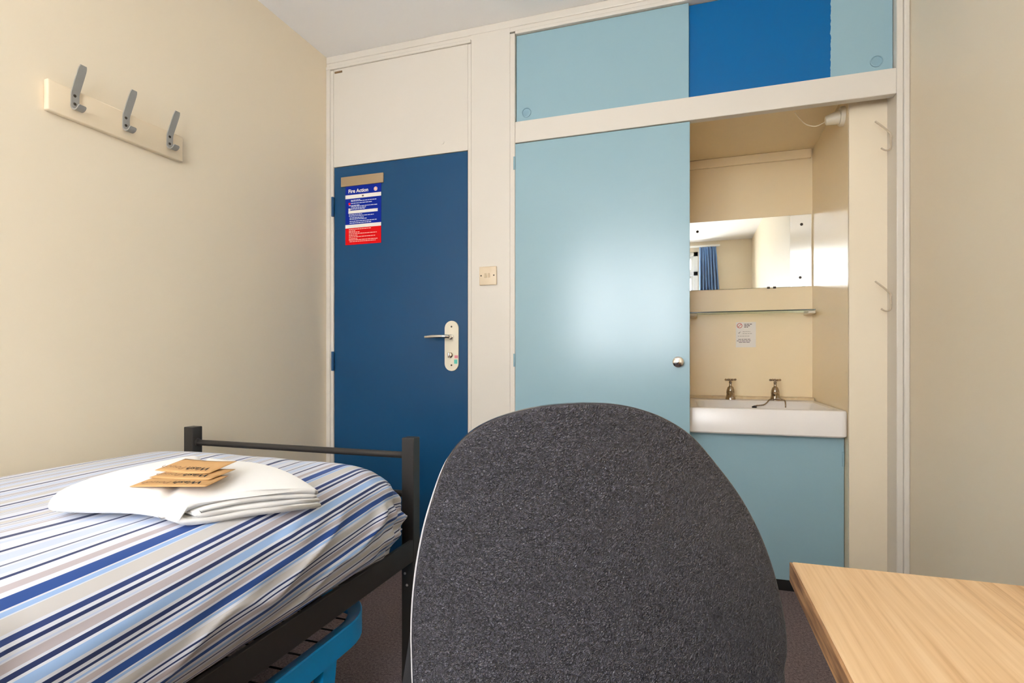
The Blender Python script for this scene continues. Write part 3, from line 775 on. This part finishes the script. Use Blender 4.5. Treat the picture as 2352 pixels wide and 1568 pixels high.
# striped cover: rounded sheet over the mattress, tucked at the bottom, gathered at the foot corner
def duvet():
    # cross-section as (x, z) from wall side bottom, over the top, to the front side bottom
    ctrl = [(-1.655, .448), (-1.692, .47), (-1.712, .53), (-1.712, .60), (-1.69, .655), (-1.63, .690), (-1.50, .702), (-1.30, .704), (-1.10, .702), (-.96, .699), (-.885, .692),
            (-.838, .678), (-.798, .648), (-.774, .608), (-.763, .562), (-.766, .515), (-.780, .476), (-.798, .452), (-.818, .436)]
    sec = cat([(x, 0, z) for x, z in ctrl], 12)
    arc = [0]
    for a, b in zip(sec[:-1], sec[1:]): arc.append(arc[-1] + (b - a).length)
    i0 = min(range(len(sec)), key=lambda i: abs(sec[i].x + 1.70) + (0 if sec[i].z > .6 else 9))
    off = arc[i0]
    ie = min(range(len(sec)), key=lambda i: abs(sec[i].x + .84) + (0 if sec[i].z > .65 else 9))
    aedge = arc[ie] - off
    def cloth_u(a, v):      # the cover lies slightly askew; the woven stripes are closer together on the hanging side
        b = a + .09 * (v - .72) + .012
        return .889 + (b - aedge) / (.66 if b > aedge else 1.0)
    ny = 150
    Yend, Rf = 1.457, .21
    rows = []; uvs = []
    ys = [BY0 + .03 + (Yend - Rf - BY0 - .03) * i / ny for i in range(ny)]
    caps = [math.radians(90) * k / 26 for k in range(27)]
    seq = [(y, 0.0) for y in ys] + [(None, b) for b in caps]
    xc = -1.24
    v = 0.0; lasty = seq[0][0]
    for (y, b) in seq:
        if y is None:
            yy = Yend - Rf + Rf * math.sin(b); d = 1 - math.cos(b)
            vv = Yend - Rf + Rf * b
        else: yy, d, vv = y, 0.0, y
        row = []; ur = []
        for j, p in enumerate(sec):
            a = arc[j] - off
            x, z = p.x, p.z
            # rounded foot: sides draw in, top falls
            if x > xc: x = x - d * .095 * min(1, (x - xc) / .35)
            else: x = x + d * .10 * min(1, (xc - x) / .35)
            if z > .46: z = .46 + (z - .46) * (1 - d * .66)
            # bed is fuller in the middle of its length
            side = max(0.0, min(1.0, (a - .86) / .14))
            full = max(0.0, min(1.0, (1.25 - yy) / .7))
            x += side * .006 * full
            # folds
            q = Vector((x * 3.0, yy * 2.2, z * 2))
            top = 1 - side
            w = noise.noise(q + Vector((3, 1, 7))) * .006 + noise.noise(Vector((x * 9, yy * 3, 4))) * .0035
            fold = noise.noise(Vector((a * 15 + yy * 3.2, yy * 2.4 - a * 5, 2.0)))
            fold2 = noise.noise(Vector((a * 30 + yy * 7, yy * 5 - a * 12, 9.0)))
            rid = 1 - abs(noise.noise(Vector((a * 8 + yy * 5.0, yy * 1.7 - a * 9, 5.5)))) * 2.2
            fa = (.010 * fold + .006 * fold2 + .013 * max(0, rid) ** 3) * side
            near = max(0.0, 1 - abs(vv - 1.36) / .17) * max(0.0, min(1, (a - .90) / .1))
            g = math.sin(a * 92 + math.sin(vv * 16) * 1.6) * .008 * near + math.sin(vv * 85 + a * 9) * .007 * near
            x += fa * .9 + g; z += w * top * (1 if z > .5 else 0) + fa * .35 + g * .3
            # lower hang at the gathered corner
            if a > 1.12:
                z -= .02 * near * min(1, (a - 1.12) / .06)
            row.append((x, yy, z)); ur.append((cloth_u(a, vv), vv))
        rows.append(row); uvs.append(ur)
    # foot face falls straight down to the tuck
    lastr = rows[-1]
    for k in range(1, 9):
        t = k / 8
        row = []; ur = []
        for j, (x, y, z) in enumerate(lastr):
            zt = .435
            nzv = z + (zt - z) * t
            row.append((x + (xc - x) * .03 * t, y + .012 * math.sin(math.pi * t) - .03 * max(0, t - .7) + noise.noise(Vector((x * 14, t * 3, 5))) * .006, nzv))
            ur.append((cloth_u(arc[j] - off, Yend), Yend + .05 + t * .2))
        rows.append(row); uvs.append(ur)
    bm = NB(); vs = grid(bm, rows)
    uvl = bm.loops.layers.uv.new('cloth')
    idx = {}
    for i, r in enumerate(vs):
        for j, vv_ in enumerate(r): idx[vv_] = uvs[i][j]
    for f in bm.faces:
        for l in f.loops: l[uvl].uv = idx[l.vert]
    o = obj('bed_cover', bm, M['duvet'], None, 'all')
    sol = o.modifiers.new('thickness', 'SOLIDIFY'); sol.thickness = .006; sol.offset = -1
    tag(o, 'blue, white and beige striped cotton cover tucked over the bed', 'bed cover')
    return o
dv = duvet()

# ---- folded towel
def cover_z(x):
    return .7035 - 1.1 * max(0.0, x + .98) ** 2 
def towel():
    def ribbon(path, th, x0, x1, nx, skew):
        pts = cat([(0, y, z) for y, z in path], 8)
        loopL = []; loopR = []
        for i, p in enumerate(pts):
            t = (pts[min(i + 1, len(pts) - 1)] - pts[max(i - 1, 0)]).normalized(); nn = Vector((0, -t.z, t.y))
            k = min(i, len(pts) - 1 - i); e = min(1, .45 + .3 * k)
            loopL.append(p + nn * th * e); loopR.append(p - nn * th * e)
        prof = loopL + loopR[::-1]
        secs = []
        for q in range(nx + 1):
            f = q / nx; x = x0 + (x1 - x0) * f
            e = 1.0
            cyy = sum(p.y for p in prof) / len(prof); 
            sec = []
            for p in prof:
                y = p.y + skew * (f - .5)
                z = p.z
                endr = min(f, 1 - f) * nx
                z2 = z
                # gentle unevenness; edges at the near-right end curl open
                z2 += noise.noise(Vector((x * 6, y * 5, 3))) * .004 * (z - .69) / .04
                y2 = y + noise.noise(Vector((x * 7, z * 20, 8))) * .006
                if z > .715:
                    # diagonal crease
                    a = Vector((-.895, .735)); b = Vector((-1.17, 1.06)); dd = (b - a).normalized()
                    rel = Vector((x, y2)) - a; dist = abs(rel.x * dd.y - rel.y * dd.x)
                    z2 -= .010 * math.exp(-(dist / .010) ** 2)
                xx = x + noise.noise(Vector((y * 9, z * 40, 1))) * .004 * (1 if f > .9 or f < .1 else 0)
                # right side fans out: far end runs further right
                xx += (y - .72) * .10 * (f ** 2)
                sec.append(Vector((xx, y2, z2)))
            secs.append(sec)
        return secs
    bm = NB()
    outer = [(1.055, .7005), (.95, .7005), (.85, .7005), (.77, .7005), (.735, .704), (.718, .7155), (.726, .730), (.75, .7385), (.80, .741), (.90, .741), (1.00, .739), (1.045, .734)]
    inner = [(1.05, .7135), (.95, .7135), (.85, .7125), (.775, .7125), (.752, .7175), (.762, .7235), (.80, .727), (.90, .7275), (1.0, .7265), (1.04, .724)]
    for path, th in ((outer, .0065), (inner, .0048)):
        loft(bm, ribbon(path, th, -1.18, -.85, 80, .02))
    A, Bc, Cc, Dc = Vector((-1.105, .664)), Vector((-.858, .713)), Vector((-.812, 1.008)), Vector((-1.175, 1.065))
    for v in bm.verts:
        f = (v.co.x + 1.18) / .33; g = (v.co.y - .712) / .343
        p = A * (1 - f) * (1 - g) + Bc * f * (1 - g) + Cc * f * g + Dc * (1 - f) * g
        cr_ = max(0, 1 - f / .2) * max(0, 1 - g / .22)            # rounded folded corner
        v.co.x, v.co.y = p.x + .012 * cr_, p.y + .012 * cr_
        v.co.z = (v.co.z - .694) * .88 + cover_z(v.co.x) + .0018
    o = obj('towel', bm, M['towel'], None, 'all')
    tag(o, 'folded white terry towel lying on the striped bed cover', 'towel')
    return o
towel()

# ---- three kraft sachets on the towel
def sachet(cx, cy, cz, rot, pitch, wdt, dep, lab, curl):
    Mx = Matrix.Translation((cx, cy, cz)) @ Matrix.Rotation(rot, 4, 'Z') @ Matrix.Rotation(pitch, 4, 'X')
    bm = NB(); nx, ny = 14, 8
    def P(i, j, s):
        x = (i / nx - .5) * wdt; y = (j / ny - .5) * dep
        puff = .0016 * (1 - (2 * i / nx - 1) ** 4) * (1 - (2 * j / ny - 1) ** 4) + .0004
        z = s * puff + curl * (2 * i / nx - 1) ** 2 * .004 + curl * .003 * (j / ny)
        return Vector((x, y, z))
    for s in (1, -1): grid(bm, [[P(i, j, s) for i in range(nx + 1)] for j in range(ny + 1)])
    bmesh.ops.remove_doubles(bm, verts=bm.verts, dist=.0001)
    rim = [e for e in bm.edges if e.is_boundary]
    if rim: bmesh.ops.bridge_loops(bm, edges=rim)
    bmesh.ops.transform(bm, matrix=Mx, verts=bm.verts)
    o = thing('sachet', (cx, cy, cz - .002), lab, 'sachet', 'kraft paper sachets on the towel')
    obj('packet', bm, M['kraft'], o, 'all')
    def lay(b):
        for v in b.verts:
            x = v.co.x; y = v.co.y; u = x / wdt * 2; w = y / dep + .5
            v.co.z = .0016 * (1 - min(1, abs(u)) ** 4) * (1 - abs(2 * w - 1) ** 4) + .0007 + curl * u * u * .004 + curl * .003 * w
        bmesh.ops.transform(b, matrix=Mx, verts=b.verts); return b
    R = Matrix.Translation((wdt * .36, -dep * .12, 0)) @ Matrix.Rotation(math.pi, 4, 'Z')
    obj('lettering', lay(text_bm('Wash', .0235, R, bold=.0005, shear=.1)), M['ink'], o)
    R = Matrix.Translation((wdt * .36 - .0595, -dep * .12, 0)) @ Matrix.Rotation(math.pi, 4, 'Z')
    obj('lettering', lay(text_bm('Pouch', .0225, R)), M['ink_gr'], o)
sachet(-0.918, 0.786, .7550, math.radians(18), math.radians(2), .140, .078, 'kraft paper sachet lettered WashPouch, lowest of the three on the towel', .0)
sachet(-0.934, 0.828, .7595, math.radians(9), math.radians(3), .128, .076, 'kraft paper sachet lettered WashPouch, middle of the three on the towel', .2)
sachet(-0.959, 0.858, .7655, math.radians(5), math.radians(6), .128, .076, 'kraft paper sachet lettered WashPouch, topmost of the three on the towel', .6)

# ================================================================== BLUE FOLDING BED STOWED UNDER THE BED
fb = thing('folding_bed', (-1.2, .5, 0), 'bright blue metal folding bed with wire mesh stowed under the black bed', 'folding bed')
FX0, FX1, FY0, FY1 = -1.62, -.830, -.42, 1.375
def frame_loop(inset, z, r=.17): return rrect((FX0 + FX1) / 2, (FY0 + FY1) / 2, (FX1 - FX0) / 2 - inset, (FY1 - FY0) / 2 - inset, r - inset, z, 10)
bm = NB()
ZF = .302
sec = [(0, ZF - .062), (0, ZF - .003), (.003, ZF), (.036, ZF - .010), (.038, ZF - .013), (.036, ZF - .016), (.006, ZF - .008), (.004, ZF - .062)]
ls = [[bm.verts.new(p) for p in frame_loop(a, z)] for a, z in sec]
n = len(ls[0])
for i in range(len(ls)):
    A, Bq = ls[i], ls[(i + 1) % len(ls)]
    for k in range(n): bm.faces.new((A[k], A[(k + 1) % n], Bq[(k + 1) % n], Bq[k]))
obj('frame', bm, M['cyan'], fb, True)
for x0, sx in ((FX1 - .034, 1), (FX0 + .004, -1)):
    for y0 in (1.11, -.25):
        bm = NB(); prism(bm, [(x0, y0, ZF - .015), (x0, y0 + .055, ZF - .015), (x0, y0 + .012, 0), (x0, y0 - .028, 0)], (.026, 0, 0))
        obj('leg', bm, M['cyan'], fb)
bm = NB()
fcx, fcy, fhx, fhy, fr = (FX0 + FX1) / 2, (FY0 + FY1) / 2, (FX1 - FX0) / 2 - .03, (FY1 - FY0) / 2 - .03, .14
def half(d, hd, ho):
    e = abs(d) - (hd - fr)
    return ho if e <= 0 else ho - fr + math.sqrt(max(0, fr * fr - e * e))
y = fcy - fhy + .04
while y < fcy + fhy - .02:
    w = half(y - fcy, fhy, fhx); tube(bm, [(fcx - w, y, ZF - .022), (fcx + w, y, ZF - .022)], .0024, 6); y += .062
x = fcx - fhx + .03
while x < fcx + fhx - .02:
    w = half(x - fcx, fhx, fhy); tube(bm, [(x, fcy - w, ZF - .024), (x, fcy + w, ZF - .024)], .0022, 6); x += .07
w_ = obj('wire_mesh', bm, M['wire'], fb, True); w_['kind'] = 'stuff'

# ================================================================== DESK
dk = thing('desk', (.45, .15, 0), 'light oak desk with brown lipped edge against the right wall', 'desk')
DX0, DX1, DY0, DY1, DZ = .1225, XR - .004, -.55, .762, .73
tp = obj('desk_top', B(DX0 + .003, DX1, DY0, DY1, DZ - .025, DZ, .0012, 1), M['oak'], dk)
obj('edge_lipping', B(DX0, DX0 + .003, DY0, DY1, DZ - .025, DZ - .0008, .0005, 1), M['edge'], tp, label='brown wooden edge strip')
for y in (DY1 - .10, DY0 + .08):
    obj('side_panel', B(DX0 + .14, DX1 - .01, y, y + .022, 0, DZ - .025, .001, 1), M['oak'], dk)
obj('modesty_panel', B(DX1 - .05, DX1 - .03, DY0 + .102, DY1 - .10, .35, DZ - .025, .001, 1), M['oak'], dk)

# ================================================================== OFFICE CHAIR
ctr = PY(1345, 1300, .655)
c0 = Vector((ctr.x, ctr.y, 0))
ang = math.atan2(c0.y, c0.x) + math.radians(14)          # the chair is turned a little towards the bed
fwd = Vector((math.cos(ang), math.sin(ang), 0)); rgt = Vector((fwd.y, -fwd.x, 0))   # fwd: where the sitter faces
def bulge(lat, z):
    # sides wrap forward, the back dishes at the lumbar
    return lat * lat * .85 - .70 * (z - .80) ** 2
chair = thing('office_chair', c0 + fwd * .26, 'charcoal swivel office chair with rounded grained plastic back', 'chair')
# outline of the back in (lateral, height) from its silhouette, traced on the plane of the back
sil = [(1340, 925), (1260, 931), (1180, 948), (1110, 975), (1060, 1012), (1022, 1066), (990, 1155), (968, 1240), (952, 1340), (945, 1440), (946, 1530),
       None, (1805, 1545), (1811, 1500), (1808, 1440), (1795, 1370), (1775, 1295), (1746, 1220), (1706, 1145), (1655, 1075), (1595, 1005), (1535, 964), (1470, 939), (1405, 927)]
def on_back(s):
    r = ray(*s); dep = 0.0
    for _ in range(10):
        k = (c0.dot(fwd) + dep) / Vector((r.x, r.y, 0)).dot(fwd)
        p = r * k; lat = (Vector((p.x, p.y, 0)) - c0).dot(rgt); dep = bulge(lat, H + p.z)
    return (lat, H + p.z)
out = []
for q, s in enumerate(sil):
    if s is None:
        # lower part, hidden below the picture: narrows to a rounded bottom
        (l0, zl), (r0, zr) = on_back(sil[q - 1]), on_back(sil[q + 1])
        for a, z in ((.985, -.035), (.93, -.075), (.80, -.105), (.55, -.125)): out.append((l0 * a, zl + z))
        out.append(((l0 + r0) / 2, zl - .130))
        for a, z in ((.55, -.125), (.80, -.105), (.93, -.075), (.985, -.035)): out.append((r0 * a, zr + z))
        continue
    out.append(on_back(s))
pc = cat([(a, 0, z) for a, z in out + out[:1]], 6)[:-1]
mz = .68; mx = sum(p.x for p in pc) / len(pc)
NR = 14
def shell_pt(lat, z, depth):
    return c0 + rgt * lat + fwd * (bulge(lat, z) + depth) + Vector((0, 0, z))
def back_piece(name, m, d_out, d_in, scale, edge_r, par, lab=None):
    bm = NB(); loops = []
    prof = [(0.0, d_out)] + [(k / NR, d_out) for k in range(1, NR)]
    def ring(s, d): return [shell_pt(mx + (p.x - mx) * s, mz + (p.z - mz) * s, d) for p in pc]
    rs = []
    e = edge_r / .22
    for k in range(1, NR + 1):
        rs.append(ring(scale * (1 - e) * k / NR, d_out))
    for k in range(1, 7):
        a = math.pi / 2 * k / 6; rs.append(ring(scale * (1 - e + e * math.sin(a)), d_out + edge_r * (1 - math.cos(a))))
    for k in range(0, 7):
        a = math.pi / 2 * k / 6; rs.append(ring(scale * (1 - e + e * math.cos(a)), d_in - edge_r * (1 - math.sin(a))))
    for k in range(NR - 1, 0, -1):
        rs.append(ring(scale * (1 - e) * k / NR, d_in))
    ls = [[bm.verts.new(p) for p in r] for r in rs]
    n = len(ls[0])
    for q, (A, Bq) in enumerate(zip(ls[:-1], ls[1:])):
        for k in range(n):
            f = bm.faces.new((A[k], A[(k + 1) % n], Bq[(k + 1) % n], Bq[k]))
            if isinstance(m, list) and NR + 2 <= q <= NR + 10: f.material_index = 1
    for l, s in ((ls[0], d_out), (ls[-1], d_in)):
        c = bm.verts.new(shell_pt(mx, mz, s))
        for k in range(n): bm.faces.new((l[k], l[(k + 1) % n], c))
    return obj(name, bm, m, par, 'all', label=lab)
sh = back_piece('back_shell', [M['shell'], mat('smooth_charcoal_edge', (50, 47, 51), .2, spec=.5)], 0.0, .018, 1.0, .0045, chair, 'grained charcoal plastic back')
hl_path = [shell_pt(mx + (p.x - mx) * 1.0, mz + (p.z - mz) * (.975 if p.z > mz else 1), .0140) for p in pc]  # pale strip added to draw the highlight along the shell's left edge
obj('edge_highlight', tube(NB(), hl_path, .0024, 8, closed=True), mat('pale_grey_highlight', (190, 186, 186), .4), chair, True, label='thin pale grey strip drawn as the edge highlight')
back_piece('back_cushion', M['fabric_bk'], .018, .062, .985, .018, chair)
sc_ = c0 + fwd * .30
A3 = Matrix((( rgt.x, fwd.x, 0, 0), (rgt.y, fwd.y, 0, 0), (0, 0, 1, 0), (0, 0, 0, 1)))
def place(bm, at):
    bmesh.ops.transform(bm, matrix=Matrix.Translation(at) @ A3, verts=bm.verts); return bm
L = [rrect(0, 0, .20, .20, .12, .43), rrect(0, 0, .235, .225, .12, .445), rrect(0, 0, .24, .23, .12, .475), rrect(0, 0, .225, .215, .12, .495), rrect(0, 0, .15, .14, .10, .500)]
obj('seat', place(loft(NB(), L), sc_), M['fabric_bk'], chair, 'all')
L = [rrect(0, 0, .19, .19, .10, .405), rrect(0, 0, .225, .215, .12, .415), rrect(0, 0, .23, .22, .12, .429)]
obj('seat_pan', place(loft(NB(), L), sc_), M['plastic_bk'], chair, True)
bm = tube(NB(), cat([(0, -.12, .395), (0, -.24, .385), (0, -.335, .40), (0, -.352, .445), (0, -.338, .52)], 5), .017, 10)
obj('back_bracket', place(bm, sc_), M['plastic_bk'], chair, True)
bm = NB(); lathe(bm, [(0, .10), (.030, .10), (.030, .25), (.016, .255), (.016, .38), (.06, .385), (.06, .404), (0, .404)], (0, 0, 0), 'Z', 20)
obj('gas_column', place(bm, sc_), M['plastic_bk'], chair, True)
for k in range(5):
    a = math.radians(90 + 72 * k); dx, dy = math.cos(a), math.sin(a)
    bm = NB(); tube(bm, [(dx * .015, dy * .015, .115), (dx * .12, dy * .12, .108), (dx * .27, dy * .27, .082), (dx * .285, dy * .285, .075)], [.024, .020, .015, .012], 12)
    lg = obj('base_leg', place(bm, sc_), M['plastic_bk'], chair, True)
    bm = NB(); q = Vector((-dy, dx, 0))
    for s in (-1, 1): lathe(bm, [(0, 0), (.022, 0), (.026, .004), (.026, .014), (.022, .017), (0, .017)], Vector((dx * .285, dy * .285, .026)) + q * (.004 if s > 0 else -.004), q * s, 18)
    tube(bm, [(dx * .285, dy * .285, .03), (dx * .285, dy * .285, .078)], .006, 8)
    obj('caster', place(bm, sc_), M['plastic_bk'], lg, True)

# ================================================================== CURTAIN (seen in the mirror)
cu = thing('curtain', (.27, YB + .06, .55), 'blue pleated curtain hanging beside the window', 'curtain')
rows = []
for k in range(41):
    z = 2.482 - (2.482 - .55) * k / 40
    f = min(1, k / 5)
    row = []
    for i in range(121):
        u = i / 120
        spread = .5 + .5 * min(1, k / 16)
        x = .147 + (.205 + .045 * min(1, k / 14)) * u
        amp = .010 + .026 * f
        y = YB + .065 + amp * math.sin(u * math.pi * 2 * (6.5)) * (1 if k > 3 else .8) + .008 * math.sin(u * 31 + k * .12)
        row.append((x, y, z))
    rows.append(row)
bm = NB(); grid(bm, rows)
cl = obj('cloth', bm, M['curtain'], cu, 'all')
s_ = cl.modifiers.new('thickness', 'SOLIDIFY'); s_.thickness = .003
obj('curtain_rail', B(WX0 - .2, .40, YB + .05, YB + .075, 2.484, 2.506, .003, 1), M['white'], cu)
obj('rail_bracket', B(.36, .385, YB + .0005, YB + .052, 2.486, 2.504), M['white'], cu)
